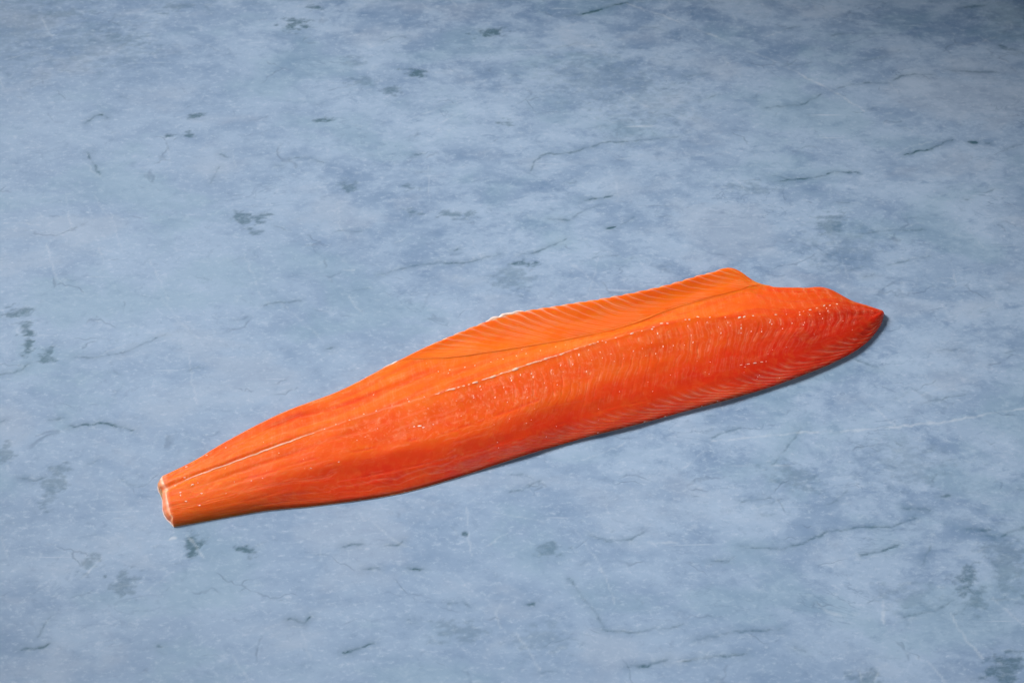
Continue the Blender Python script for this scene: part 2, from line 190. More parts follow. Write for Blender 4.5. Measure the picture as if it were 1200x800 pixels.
# blue grey trowelled plaster of the table top
def table_material():
    m, nt, p = nodes_of("blue_plaster")
    tc = nt.nodes.new("ShaderNodeTexCoord"); ob = tc.outputs['Object']
    at = nt.nodes.new("ShaderNodeAttribute"); at.attribute_name = "marks"
    sp = nt.nodes.new("ShaderNodeSeparateColor"); nt.links.new(at.outputs['Color'], sp.inputs[0])
    tone, dark, pale = sp.outputs
    n1 = noise(nt, ob, 22, 10, .72, .25, (0.85, 1.25, 1), 0.25)
    n2 = noise(nt, ob, 62, 8, .74, .3, (0.75, 1.3, 1), 0.2)
    n3 = noise(nt, ob, 240, 6, .74, .2, (0.75, 1.3, 1), -0.3)
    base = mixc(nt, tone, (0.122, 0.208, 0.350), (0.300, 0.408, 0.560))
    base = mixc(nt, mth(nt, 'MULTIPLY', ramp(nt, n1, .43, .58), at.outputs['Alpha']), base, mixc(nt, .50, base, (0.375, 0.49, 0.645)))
    f2 = mth(nt, 'MULTIPLY', ramp(nt, n2, .52, .68), mth(nt, 'MULTIPLY', at.outputs['Alpha'], .46))
    base = mixc(nt, f2, base, (0.112, 0.200, 0.345))
    f3 = mth(nt, 'MULTIPLY', ramp(nt, n3, .52, .70), .50)
    base = mixc(nt, f3, base, (0.45, 0.55, 0.68))
    n4 = noise(nt, ob, 95, 10, .80, .3, (0.88, 1.12, 1), .5)
    hi = mth(nt, 'MULTIPLY', ramp(nt, n4, .53, .66), .32); lo = mth(nt, 'MULTIPLY', ramp(nt, n4, .47, .35), .34)
    base = mixc(nt, hi, base, (0.47, 0.56, 0.68))
    base = mixc(nt, lo, base, (0.145, 0.225, 0.345))
    # patches of greener and of warmer grey pigment
    n5 = noise(nt, ob, 9, 5, .6, .3, (0.8, 1.3, 1), .1)
    base = mixc(nt, mth(nt, 'MULTIPLY', ramp(nt, n5, .51, .62), .30), base, (0.20, 0.33, 0.43))
    base = mixc(nt, mth(nt, 'MULTIPLY', ramp(nt, n5, .47, .36), .26), base, (0.39, 0.455, 0.56))
    # hairline trowel scratches, two directions
    for sc, rot, st in ((70, 1.15, (0.10, 2.6, 1)), (90, -0.35, (0.09, 2.4, 1))):
        s = noise(nt, ob, sc, 2, .5, .3, st, rot)
        brk = noise(nt, ob, 14, 2, .5, 0)
        line = mth(nt, 'MULTIPLY', ramp(nt, s, .70, .78), ramp(nt, brk, .48, .62))
        base = mixc(nt, mth(nt, 'MULTIPLY', line, .45), base, (0.52, 0.60, 0.71))
    # fine broken cracks
    v = N(nt, "ShaderNodeTexVoronoi", Scale=19.0, _feature='DISTANCE_TO_EDGE')
    mp = nt.nodes.new("ShaderNodeMapping"); mp.inputs['Scale'].default_value = (0.6, 1.5, 1); mp.inputs['Rotation'].default_value = (0, 0, .12)
    wob = N(nt, "ShaderNodeTexNoise", Scale=22.0, Detail=4.0); nt.links.new(ob, wob.inputs['Vector'])
    wv = nt.nodes.new("ShaderNodeVectorMath"); wv.operation = 'MULTIPLY_ADD'
    nt.links.new(wob.outputs[1], wv.inputs[0]); wv.inputs[1].default_value = (.06, .06, 0); nt.links.new(ob, wv.inputs[2])
    nt.links.new(wv.outputs[0], mp.inputs[0]); nt.links.new(mp.outputs[0], v.inputs['Vector'])
    brk = noise(nt, ob, 30, 3, .6, .4)
    crack = mth(nt, 'MULTIPLY', ramp(nt, v.outputs['Distance'], .0, .022, 1, 0), ramp(nt, brk, .53, .64))
    base = mixc(nt, mth(nt, 'MULTIPLY', crack, .30), base, (0.07, 0.12, 0.19))
    # soft winding veins in the far half
    wv2 = noise(nt, ob, 17, 5, .62, .9, (0.55, 1.5, 1), .18)
    vein = mth(nt, 'MULTIPLY', ramp(nt, mth(nt, 'ABSOLUTE', mth(nt, 'SUBTRACT', wv2, .5)), .0, .012, 1, 0), ramp(nt, noise(nt, ob, 11, 4, .6, 0), .50, .64))
    base = mixc(nt, mth(nt, 'MULTIPLY', mth(nt, 'MULTIPLY', vein, at.outputs['Alpha']), .42), base, (0.085, 0.150, 0.25))
    # the seen stains, chips and scratches
    rag = noise(nt, ob, 240, 6, .75, .8, (0.7, 1.4, 1), .2)
    dk = mth(nt, 'MULTIPLY', dark, ramp(nt, rag, .36, .54, .5, 1.0))
    base = mixc(nt, dk, base, (0.028, 0.090, 0.128))
    base = mixc(nt, pale, base, (0.62, 0.68, 0.74))
    nt.links.new(base, p.inputs['Base Color'])
    p.inputs['Specular IOR Level'].default_value = 0.25
    r = ramp(nt, n2, .3, .7, .52, .68)
    nt.links.new(r, p.inputs['Roughness'])
    bmp = N(nt, "ShaderNodeBump", Strength=.40, Distance=.0013)
    hgt = mth(nt, 'ADD', mth(nt, 'MULTIPLY', n2, .7), mth(nt, 'MULTIPLY', n3, .25))
    hgt = mth(nt, 'SUBTRACT', hgt, mth(nt, 'MULTIPLY', crack, .3))
    nt.links.new(hgt, bmp.inputs['Height']); nt.links.new(bmp.outputs[0], p.inputs['Normal'])
    return m

def flesh_material():
    m, nt, p = nodes_of("salmon_flesh")
    tc = nt.nodes.new("ShaderNodeTexCoord"); ob = tc.outputs['Object']
    at = nt.nodes.new("ShaderNodeAttribute"); at.attribute_name = "tissue"
    sp = nt.nodes.new("ShaderNodeSeparateColor"); nt.links.new(at.outputs['Color'], sp.inputs[0])
    fat, red, wet = sp.outputs
    col = mixc(nt, red, (0.86, 0.160, 0.002), (0.74, 0.026, 0.003))
    mott = noise(nt, ob, 160, 4, .6, .5)
    col = mixc(nt, mth(nt, 'MULTIPLY', ramp(nt, mott, .45, .75), .30), col, (0.78, 0.17, 0.03))
    col = mixc(nt, fat, col, (0.88, 0.46, 0.30))
    nt.links.new(col, p.inputs['Base Color'])
    p.inputs['Subsurface Weight'].default_value = 0.8
    p.inputs['Subsurface Radius'].default_value = (1.0, 0.28, 0.12)
    p.inputs['Subsurface Scale'].default_value = 0.0065
    p.inputs['Roughness'].default_value = 0.42
    p.inputs['Specular IOR Level'].default_value = 0.22
    p.inputs['Coat Weight'].default_value = 0.26
    p.inputs['Coat Roughness'].default_value = 0.12
    n1 = noise(nt, ob, 520, 4, .6, .3)
    n2 = noise(nt, ob, 1500, 2, .5, 0)
    h = mth(nt, 'ADD', mth(nt, 'MULTIPLY', n1, .7), mth(nt, 'MULTIPLY', n2, .25))
    bmp = N(nt, "ShaderNodeBump", Strength=.30, Distance=.0007)
    nt.links.new(h, bmp.inputs['Height'])
    nt.links.new(bmp.outputs[0], p.inputs['Normal']); nt.links.new(bmp.outputs[0], p.inputs['Coat Normal'])
    return m

def fat_material(name, col, rough=.3):
    m, nt, p = nodes_of(name)
    tc = nt.nodes.new("ShaderNodeTexCoord")
    n = noise(nt, tc.outputs['Object'], 400, 3, .6)
    c = mixc(nt, ramp(nt, n, .35, .7), col, tuple(v * k for v, k in zip(col, (1.0, .86, .80))))
    nt.links.new(c, p.inputs['Base Color'])
    p.inputs['Roughness'].default_value = rough
    p.inputs['Coat Weight'].default_value = .3
    bmp = N(nt, "ShaderNodeBump", Strength=.3, Distance=.0006)
    nt.links.new(n, bmp.inputs['Height']); nt.links.new(bmp.outputs[0], p.inputs['Normal'])
    return m

M_TABLE = table_material()
M_FLESH = flesh_material()
M_FAT = fat_material("white_fat", (0.95, 0.76, 0.68))
M_LINE = fat_material("lateral_fat", (0.95, 0.62, 0.48))
M_SEAM = fat_material("seam_membrane", (0.92, 0.20, 0.018), .4)
M_SKIN = fat_material("pale_skin", (0.74, 0.60, 0.56), .3)

# ------------------------------------------------------------------ the table top: one sheet, fine where it is seen
def build_table():
    xs = np.concatenate([[-2500, -1600, -1000, -700], np.arange(-520, 520.5, 1.05), [700, 1000, 1600, 2500]])
    ys = np.concatenate([[-1500, -1000, -600, -400], np.arange(-305, 440.5, 1.05), [600, 900, 1400, 2400]])
    X, Y = np.meshgrid(xs, ys, indexing='xy')
    wx = X + 10 * (fbm(X / 30, Y / 30, 11, 3) - .5); wy = Y + 10 * (fbm(X / 30, Y / 30, 21, 3) - .5)
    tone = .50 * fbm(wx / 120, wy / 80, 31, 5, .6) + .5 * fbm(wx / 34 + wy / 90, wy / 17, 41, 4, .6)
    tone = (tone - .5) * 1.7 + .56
    # dark paint in the far corner, with light falloff painted in there and along the far side
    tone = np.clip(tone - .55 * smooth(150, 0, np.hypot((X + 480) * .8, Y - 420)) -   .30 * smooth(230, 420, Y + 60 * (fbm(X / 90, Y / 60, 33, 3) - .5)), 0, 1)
    dark = np.zeros_like(X); pale = np.zeros_like(X)
    jx = 1.5 * (fbm(X / 5, Y / 5, 51, 3) - .5); jy = 1.5 * (fbm(X / 5, Y / 5, 61, 3) - .5)
    JX, JY = X + 2 * jx, Y + 2 * jy
    x0, y0 = xs[4], ys[4]
    def window(lx, hx, ly, hy):
        a, b = np.searchsorted(xs, (lx, hx)); c, d = np.searchsorted(ys, (ly, hy))
        return slice(max(c, 4), min(d, len(ys) - 4)), slice(max(a, 4), min(b, len(xs) - 4))
    def ellipse(cx, cy, rx, ry, ang, k=2.2):
        w = window(cx - k * max(rx, ry) - 6, cx + k * max(rx, ry) + 6, cy - k * max(rx, ry) - 6, cy + k * max(rx, ry) + 6)
        a = R(-ang); dx = JX[w] - cx; dy = JY[w] - cy
        return w, np.sqrt(((dx * math.cos(a) - dy * math.sin(a)) / rx) ** 2 + ((dx * math.sin(a) + dy * math.cos(a)) / ry) ** 2)
    rag = fbm(X / 6.5, Y / 3.2, 71, 5, .65)
    for s, cx, cy, rx, ry, ang in PALE:
        w, d = ellipse(cx, cy, rx, ry, ang)
        tone[w] = np.clip(tone[w] + s * .55 * smooth(1.5, 0.1, d + (rag[w] - .5) * 1.6), 0, 1)
    for s, cx, cy, rx, ry, ang in BLOBS:
        w, d = ellipse(cx, cy, rx * 1.15, ry * 1.15, ang)
        if rx > 16:  # broad far left corner blob: dark paint plus painted-in light falloff
            v = s * .60 * smooth(1.35, .1, d + (rag[w] - .5) * 4.0)
        else:
            v = s * .88 * smooth(1.35, .40, d + (rag[w] - .5) * 3.2)
        dark[w] = np.maximum(dark[w], v)
    brk = fbm(X / 7, Y / 7, 81, 3, .6)
    def stroke(kind, wd, s, pts):
        pts = np.array(pts)
        # densify with a little wander so that no stroke is a straight rule
        lx, hx = pts[:, 0].min() - 8, pts[:, 0].max() + 8; ly, hy = pts[:, 1].min() - 8, pts[:, 1].max() + 8
        w = window(lx, hx, ly, hy)
        px, py = JX[w], JY[w]; best = np.full(px.shape, 1e9)
        L = 0; tot = np.linalg.norm(np.diff(pts, axis=0), axis=1).sum(); along = np.zeros(px.shape)
        for a, b in zip(pts[:-1], pts[1:]):
            e = b - a; l2 = float(e @ e) + 1e-9
            t = np.clip(((px - a[0]) * e[0] + (py - a[1]) * e[1]) / l2, 0, 1)
            d = np.hypot(px - a[0] - t * e[0], py - a[1] - t * e[1])
            m = d < best; best = np.where(m, d, best); along = np.where(m, (L + t * math.sqrt(l2)) / tot, along); L += math.sqrt(l2)
        half = wd * .48 * (.45 + 1.1 * brk[w]) * (.45 + .55 * smooth(0, .2, along) * smooth(1, .8, along))
        core = smooth(half + .75, half * .3, best)
        v = s * .78 * core * (.45 + .75 * smooth(.38, .62, brk[w]))
        if kind == 'd':
            dark[w] = np.maximum(dark[w], np.clip(v + .20 * s * smooth(7, 0, best), 0, 1))
        else:
            pale[w] = np.maximum(pale[w], np.clip(v * .55, 0, 1))
    for k, wd, s, pts in MARKS: stroke(k, wd, s, pts)
    # further small nicks and scratches of the same kinds, all over the sheet
    for k in range(110):
        cx, cy = random.uniform(-480, 480), random.uniform(-290, 430); ln = random.uniform(4, 22); an = random.gauss(.15, .35)
        p = [(cx + (q - 1) * ln / 2 * math.cos(an), cy + (q - 1) * ln / 2 * math.sin(an) + random.gauss(0, ln * .08)) for q in range(3)]
        stroke('d', random.uniform(.4, .9), random.uniform(.15, .4), p)
    for k in range(120):
        cx, cy = random.uniform(-480, 480), random.uniform(-290, 430); ln = random.uniform(8, 45)
        an = random.choice((1.9, 2.0, 2.2, .3)) + random.gauss(0, .25)
        p = [(cx + (q - 1) * ln / 2 * math.cos(an), cy + (q - 1) * ln / 2 * math.sin(an) + random.gauss(0, ln * .04)) for q in range(3)]
        stroke('w', random.uniform(.4, .8), random.uniform(.2, .45), p)
    Z = -0.28 * dark + .25 * (fbm(X / 40, Y / 40, 91, 3) - .5)
    inside = smooth(520, 470, np.abs(X)) * smooth(-305, -290, Y) * smooth(440, 425, Y)
    Z = Z * inside - .12
    V = np.stack([X, Y, Z], -1).reshape(-1, 3)
    # the trowel left the near left smoother and the far right more mottled
    mott = .38 + .62 * smooth(-170, 170, X + .75 * Y + 160 * (fbm(X / 80, Y / 60, 131, 4) - .5))
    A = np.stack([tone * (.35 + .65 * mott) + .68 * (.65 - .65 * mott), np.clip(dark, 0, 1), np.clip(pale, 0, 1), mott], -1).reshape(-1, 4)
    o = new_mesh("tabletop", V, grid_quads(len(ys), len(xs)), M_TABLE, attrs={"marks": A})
    o["kind"] = "structure"
    o["label"] = "blue grey trowelled plaster table top with dark teal chips, cracks and pale scratches"
    return o
build_table()

# ------------------------------------------------------------------ the fillet
# distance along the fillet, in mm, measured on the lateral line
Lxyz = ST[:, 2, :]
UK = np.concatenate([[0], np.cumsum(np.linalg.norm(np.diff(Lxyz, axis=0), axis=1))])
LEN = UK[-1]
NU = 1250
U = np.concatenate([np.linspace(0, LEN * .985, NU - 60), LEN * (.985 + .015 * np.sin(np.linspace(0, 1, 61)[1:] * math.pi / 2))])
C = [np.stack([interp_u(UK, ST[:, c, a], U) for a in range(3)], -1) for c in range(6)]     # curves, (NU,3)
TK = np.stack([interp_u(UK, TT[:, c], U) for c in range(6)], -1)
def blur(a, sig):
    k = int(sig * 3); w = np.exp(-.5 * (np.arange(-k, k + 1) / sig) ** 2); w /= w.sum()
    if a.ndim > 1: return np.stack([blur(a[:, j], sig) for j in range(a.shape[1])], 1)
    p = np.concatenate([2 * a[0] - a[k:0:-1], a, 2 * a[-1] - a[-2:-k - 2:-1]])
    return np.convolve(p, w, 'valid')
tG = np.clip(blur(np.clip(TK[:, 1], 0, 1), 9), 0, 1)
for c in (1, 2, 3, 4):
    C[c] = blur(C[c], 14); TK[:, c] = blur(TK[:, c], 14)
# the flap tapers to nothing at both ends
knot = .5 * (tG + .09 + np.sqrt((tG - .09) ** 2 + .0012))
small = smooth(.15, .03, tG)[:, None]
lin = C[0] + (C[2] - C[0]) * (knot / TK[:, 2])[:, None]
dev = blur(((C[1][:, 2] - lin[:, 2]) * (1 - small[:, 0])), 26)
Gp = lin.copy(); Gp[:, 2] += dev
XK = np.stack([np.zeros(NU), knot, np.maximum(TK[:, 2], knot + .05), TK[:, 3], TK[:, 4], np.ones(NU)], 0)
YK = np.stack([C[0], Gp, C[2], C[3], C[4], C[5]], 0)                                      # (6,NU,3)
SL = np.stack([slopes(XK, YK[:, :, a]) for a in range(3)], -1)

def surf(t):                               # t: (NU, n) -> xyz (NU, n, 3)
    n = t.shape[1]
    idx = np.zeros(t.shape, int)
    for k in range(1, 5): idx += (t >= XK[k][:, None])
    rows = np.arange(NU)[:, None] * np.ones((1, n), int)
    out = []
    for a in range(3):
        out.append(hermite(XK, YK[:, :, a], SL[:, :, a], t, idx, lambda arr, i: arr[i, rows]))
    return np.stack(out, -1)

# muscle segments: where their fatty sheets cross the cut face
def tissue(t, pos):
    u = U[:, None] + 0 * t
    g = tG[:, None] + 0 * t
    tl, tr, ts = (TK[:, k][:, None] + 0 * t for k in (2, 3, 4))
    f = np.where(t < g, t / np.maximum(g, 1e-4), 1)
    x, y = pos[..., 0], pos[..., 1]
    nz = fbm(x / 16, y / 16, 5, 3) - .5
    fine = fbm(u / 7, t * 30, 15, 2) - .5
    head = smooth(LEN * .80, LEN * .97, u)
    body = smooth(LEN * .30, LEN * .55, u)
    in_flap = (t < g)
    # ---- flap
    ph = u - 42 * f ** 1.25 + 4 * nz
    spf = 9.2
    d = np.abs((ph / spf) % 1 - .5) * 2; d = (1 - d) * spf / 2
    lf = np.exp(-(d / (.85 + 1.2 * smooth(.18, 0, f))) ** 2) * smooth(LEN * .34, LEN * .42, u) * (.42 * smooth(.9, .06, f) + .08 + .55 * smooth(.16, .0, f)) * smooth(LEN * .87, LEN * .80, u + 20 * f)
    d2 = np.abs(((ph + 2 * nz) / spf * 2 + .5) % 1 - .5) * 2; d2 = (1 - d2) * spf / 4
    lf = lf + .22 * np.exp(-(d2 / .8) ** 2) * smooth(LEN * .36, LEN * .45, u) * smooth(.1, .5, f) * smooth(.55 , .75, fbm(u / 25, t * 12, 25, 2) + .25)
    lf *= .65 + .9 * (fbm(u / 13, f * 3, 45, 3) - .25)
    # ---- loin
    kx = [g, tl, tl + (tr - tl) * .55, tr, tr + (ts - tr) * .5, ts, ts + (1 - ts) * .45, 1 + 0 * t]
    ky = [8, 0, -3, -10, -22, -30, -24, 2]
    KX = np.stack([k + 0 * t for k in kx], 0); KX = np.maximum.accumulate(KX + np.arange(len(kx))[:, None, None] * 1e-4, 0)
    KY = np.array(ky, float)[:, None, None] + 0 * KX
    KM = slopes(KX, KY)
    ix = np.zeros(t.shape, int)
    for k in range(1, len(kx) - 1): ix += (t >= KX[k])
    sh = hermite(KX, KY, KM, t, ix, lambda arr, i: np.take_along_axis(arr, i[None], 0)[0]) - 8
    sh = (8 + sh) * (1 - .45 * head)
    ph2 = u - sh + 4.5 * nz + 1.6 * fine
    sp = 7.6
    dd = (1 - np.abs((ph2 / sp) % 1 - .5) * 2) * sp / 2
    ll = np.exp(-(dd / .75) ** 2)
    segid = np.floor(ph2 / sp + .5)
    segr = vnoise(segid * 1.7 + .3, t * 6, 65)
    zLR = smooth(0, .05, t - tl) * smooth(.10, -.02, t - tr)
    zRS = smooth(-.02, .08, t - tr) * smooth(.0, -.10, t - ts)
    zSB = smooth(-.01, .09, t - ts)
    zGL = smooth(0, .03, t - g) * smooth(.02, -.02, t - tl)
    brkl = smooth(.38, .62, fbm(u / 6, t * 34, 185, 3))
    w = .07 * zGL * (1 + 1.4 * head) + zLR * (.03 + .19 * body * brkl * (segr > .25) + .06 * head) + zRS * (.02 + .06 * body + .10 * head) * (.3 + brkl) + zSB * (.06 + .22 * smooth(LEN * .36, LEN * .55, u) + .08 * head)
    mask = .25 + 1.2 * smooth(.35, .65, fbm(u / 14, t * 18, 75, 3))
    d2 = (1 - np.abs((ph2 / sp * 2 + .5) % 1 - .5) * 2) * sp / 4
    l2 = np.exp(-(d2 / .55) ** 2)
    lines = ll * w * mask + l2 * mask * (.07 * zRS * body + .09 * zLR * body + .10 * zSB * body + .04 * zGL)
    # thin fibres running along the tail half
    fib = fbm(u / 34 + 3 * nz, t * 55 + 4 * nz, 85, 4, .6)
    lines = lines + .12 * smooth(.54, .76, fib) * (1 - .75 * body)
    # marbling in the middle
    mar = fbm(x / 2.0, y / 2.6, 95, 4, .7)
    lines = lines + .13 * smooth(.54, .78, mar) * smooth(LEN * .18, LEN * .34, u) * smooth(LEN * .66, LEN * .46, u) * smooth(.0, .05, t - tl) * smooth(.06, -.03, t - tr)
    lines = lines + .12 * smooth(.58, .82, mar) * (~in_flap) * smooth(.04, -.06, t - tr)
    wl = 1.6 * (fbm(u / 10, 0 * u, 195, 3) - .5)
    thin = np.exp(-(((t - tl) * np.linalg.norm(C[5] - C[0], axis=1)[:, None] + wl) / .55) ** 2) * smooth(.3, .6, fbm(u / 7, 0 * u, 205, 3) + .12)
    lines = lines + .28 * thin * smooth(LEN * .74, LEN * .58, u)
    fat = np.where(in_flap, lf, lines)
    # rim of white fat on the flap edge and on the cut tail
    fat = np.maximum(fat, .34 * smooth(3.4, .4, U[:, None] + 0 * t + 3.5 * nz))
    red = .10 + .34 * smooth(-.06, .10, t - tl) * smooth(0, LEN * .25, u) + .42 * smooth(-.16, .24, t - tr) * smooth(-LEN * .15, LEN * .25, u) + .42 * smooth(LEN * .70, LEN * .88, u) * smooth(0, .15, t - g) - .08 * in_flap
    red = red + .35 * (fbm(x / 22, y / 14, 105, 4) - .5) - .25 * ll * w
    dz = -.30 * ll * (zLR * (.10 + .70 * body * brkl) + .30 * zRS * body + 1.0 * zSB * smooth(LEN * .3, LEN * .5, u)) * (~in_flap)
    dz = dz + np.where(in_flap, .42 * (lf - .3) * smooth(LEN * .34, LEN * .42, u), 0)
    dz = dz + .18 * (fbm(x / 4, y / 4, 115, 4) - .5) + .45 * (fbm(x / 26, y / 20, 125, 3) - .5)
    dz = dz - .12 * smooth(.5, .8, fib) * (1 - body) * smooth(.0, .1, t - tr)
    # long shallow furrows: one above the lateral line in the tail half, hollows in the flap; their shade is tinted in with red
    ga = .10 + .08 * smooth(LEN * .14, LEN * .34, u)
    fur = np.exp(-(((t - ga) * np.linalg.norm(C[5] - C[0], axis=1)[:, None] + 2 * (fbm(u / 20, 0 * u, 215, 3) - .5)) / 2.3) ** 2) * smooth(LEN * .10, LEN * .18, u) * smooth(LEN * .42, LEN * .33, u)
    dz = dz - 1.0 * fur; red = red + .22 * fur
    fur2 = np.exp(-(((t - .40 - .04 * np.sin(u / 40)) * np.linalg.norm(C[5] - C[0], axis=1)[:, None]) / 2.0) ** 2) * smooth(0, LEN * .08, u) * smooth(LEN * .3, LEN * .15, u)
    dz = dz - .55 * fur2; red = red + .14 * fur2
    hol = np.where(in_flap, np.sin(np.clip(f, 0, 1) * math.pi) ** 1.5 * smooth(0, .12, g), 0)
    dz = dz - 1.5 * hol; red = red + .10 * hol + .22 * in_flap * smooth(.55, 1, f) * smooth(LEN * .45, LEN * .6, u)
    dz = dz + 1.8 * (fbm(u / 38, t * 5, 225, 3) - .5) * smooth(0, .06, t)
    gl = smooth(0, .03, t - g) * smooth(.04, -.02, t - tl)
    red = red + .30 * gl * smooth(.42, .66, fbm(u / 60, t * 26, 235, 3))
    # lateral groove towards the tail, crease along the lower ridge
    mm = np.linalg.norm(C[5] - C[0], axis=1)[:, None]
    wob = 1.2 * (fbm(u / 12, 0 * u, 135, 2) - .5)
    dl = (t - tl) * mm + wob
    dz = dz - 1.15 * np.exp(-(dl / (1.6 + 1.0 * smooth(25, 0, u))) ** 2) * smooth(LEN * .27, LEN * .12, u) * (1 + .7 * smooth(12, 0, u))
    dz = dz + .55 * np.exp(-((dl + .5) / 2.2) ** 2) * smooth(LEN * .3, LEN * .42, u) * smooth(LEN * .9, LEN * .7, u)
    dr = (t - tr) * mm + 3 * (fbm(u / 22, 0 * u, 145, 3) - .5)
    cre = np.exp(-(dr / 1.1) ** 2) * smooth(LEN * .04, LEN * .12, u) * smooth(LEN * .62, LEN * .46, u) * smooth(.35, .6, fbm(u / 15, 0 * u, 155, 2))
    dz = dz - .22 * cre
    red = red + .25 * cre
    d3 = (t - ts) * mm + 4 * (fbm(u / 25, 0 * u, 165, 3) - .5)
    dz = dz - .20 * np.exp(-(d3 / 1.0) ** 2) * smooth(.42, .6, fbm(u / 12, 0 * u, 175, 2)) * smooth(LEN * .05, LEN * .1, u) * smooth(LEN * .7, LEN * .5, u)
    red = red - .22 * np.exp(-((t - tr - .03) / .06) ** 2) * smooth(LEN * .12, LEN * .25, u) * smooth(LEN * .75, LEN * .55, u)  # orange strip puts the lit band of the ridge into the colour
    A = np.stack([np.clip(fat, 0, 1), np.clip(red, 0, 1), np.zeros_like(t)], -1)
    return dz, A

def edge_round(dist, r):
    d = np.clip(dist, 0, r)
    return r - np.sqrt(np.maximum(r * r - (r - d) ** 2, 0))

BASE = 0.42
width = np.linalg.norm(C[5] - C[0], axis=1)[:, None]
across = (C[5] - C[0]); across[:, 2] = 0
across /= np.linalg.norm(across, axis=1)[:, None] + 1e-9

fillet = bpy.data.objects.new("salmon_fillet", None)
scene.collection.objects.link(fillet)
fillet["label"] = "long raw orange salmon fillet lying skin side down on the blue grey table"
fillet["category"] = "fish fillet"

def closed_strip(name, t, tail_cols=None, cut_left=True):
    """solid between two lines of the cut face: top grid, walls down to the skin and a flat base"""
    P = surf(t); dz, A = tissue(t, P)
    taper = smooth(LEN, LEN - 14, U)[:, None] * .85 + .15
    rim_l = (t - t[:, :1]) * width; rim_r = (t[:, -1:] - t) * width
    P[..., 2] += dz * taper
    return P, A, rim_l, rim_r

# --- loin: from the groove (or the far edge) to the near edge
NT = 250
q = np.linspace(0, 1, NT)
q = .5 * q + .5 * (.5 - .5 * np.cos(q * math.pi))
t = tG[:, None] + (1 - tG[:, None]) * q[None, :]
P, A, rl, rr = closed_strip("loin", t)
UNDER = .60 - 1.9 * smooth(LEN * .28, LEN * .45, U)        # the near edge overhangs from the middle on
rad_l = (.6 + 2.0 * smooth(.012, .004, tG))[:, None]
P[..., 2] -= edge_round(rl, rad_l) * np.minimum(1, (P[..., 2] - BASE) / 8)
P[..., 2] -= edge_round(rr, 2.4) * .55
# lower edge with small notches between the segments
P[..., 2] = np.maximum(P[..., 2], BASE + .12)
def solid(P, A, drop_l=.5, drop_r=.35, tail=None, name="loin"):
    nu, nt = P.shape[:2]
    cols = [P[:, k] for k in range(nt)]; atts = [A[:, k] for k in range(nt)]
    def wall(edge, att, sgn, amount):
        out, oa = [], []
        for s, h in ((.5, .80), (.9, .55), (1.0, .28), (.8, .0)):
            p = edge + sgn * across * (amount[:, None] if hasattr(amount, 'shape') else amount) * s
            p[:, 2] = BASE + (edge[:, 2] - BASE) * h
            out.append(p); oa.append(att)
        return out, oa
    lw, la = wall(P[:, 0], A[:, 0], -1, drop_l); rw, ra = wall(P[:, -1], A[:, -1], 1, drop_r)
    bot = []
    for s in (.75, .5, .25):
        p = lw[-1] * s + rw[-1] * (1 - s); p[:, 2] = BASE; bot.append(p)
    allc = lw[::-1] + cols + rw + bot[::-1]
    alla = la[::-1] + atts + ra + [A[:, nt // 2]] * 3
    G = np.stack(allc, 1); GA = np.stack(alla, 1)              # (nu, n, 3)
    if tail is not None: G, GA = tail(G, GA, len(lw), nt)
    nu, n = G.shape[:2]
    V = G.reshape(-1, 3)
    i, j = np.meshgrid(np.arange(nu - 1), np.arange(n), indexing='ij')
    a = i * n + j; b = i * n + (j + 1) % n
    quads = np.stack([a, a + n, b + n, b], -1).reshape(-1, 4)[:, ::-1]
    # end caps as fans
    c0 = G[0].mean(0); c1 = G[-1].mean(0)
    V = np.concatenate([V, [c0, c1]]); k0 = nu * n; k1 = k0 + 1
    jj = np.arange(n); j2 = (jj + 1) % n
    tris = np.concatenate([np.stack([np.full(n, k0), jj, j2], 1)[:, ::-1], np.stack([np.full(n, k1), (nu - 1) * n + j2, (nu - 1) * n + jj], 1)[:, ::-1]])
    AA = np.concatenate([GA.reshape(-1, 3), [GA[0].mean(0), GA[-1].mean(0)]])
    return V, quads, tris, AA

RT = np.array([0, .10, .19, .33, .45, .58, .70, .80, .87, .93, 1.0])
def tail_cols(G, GA, nl, nt):
    """the knife-cut tail end: columns that leave the top rim and come down to the traced lower rim"""
    top = G[0]; n = G.shape[1]
    tt = np.zeros(n); tt[nl:nl + nt] = q; tt[nl + nt:nl + nt + 4] = 1
    low = np.stack([np.interp(tt, RT, RIM[:, a]) for a in range(3)], -1)
    low[:nl, 2] = np.minimum(top[:nl, 2], low[:nl, 2]); low[nl + nt:nl + nt + 4, 2] = np.minimum(top[nl + nt:nl + nt + 4, 2], low[nl + nt:nl + nt + 4, 2])
    low[nl + nt + 4:] = top[nl + nt + 4:]
    nb = 2.4 * np.exp(-((tt - .27) / .07) ** 2) + 1.2 * np.exp(-((tt - .86) / .05) ** 2)
    low = low.copy(); low[:, 0] += .35 * nb
    for k in range(14): G[k, :, 0] += .8 * nb * (1 - k / 14) ** 1.5
    top = G[0]
    extra, ea = [], []
    base_tri = np.repeat(np.array([[.62, .3, 0]]), n, 0)
    tone = fbm(tt * 14, tt * 3, 201, 3)[:, None]
    for s, ds in ((1.0, 1.0), (.93, .72), (.75, .46), (.5, .22), (.22, .06), (.06, .0)):
        p = top + (low - top) * s
        p[:, 2] = top[:, 2] + (low[:, 2] - top[:, 2]) * ds
        if ds == 1.0: p[:, 2] = np.maximum(low[:, 2], .43)
        a = base_tri.copy(); a[:, 0] = np.clip(.10 + .45 * tone[:, 0] + .55 * (s < .3) + .3 * (s == 1.0), 0, 1)
        extra.append(p); ea.append(a)
    GA = GA.copy()
    return np.concatenate([np.stack(extra, 0), G]), np.concatenate([np.stack(ea, 0), GA])

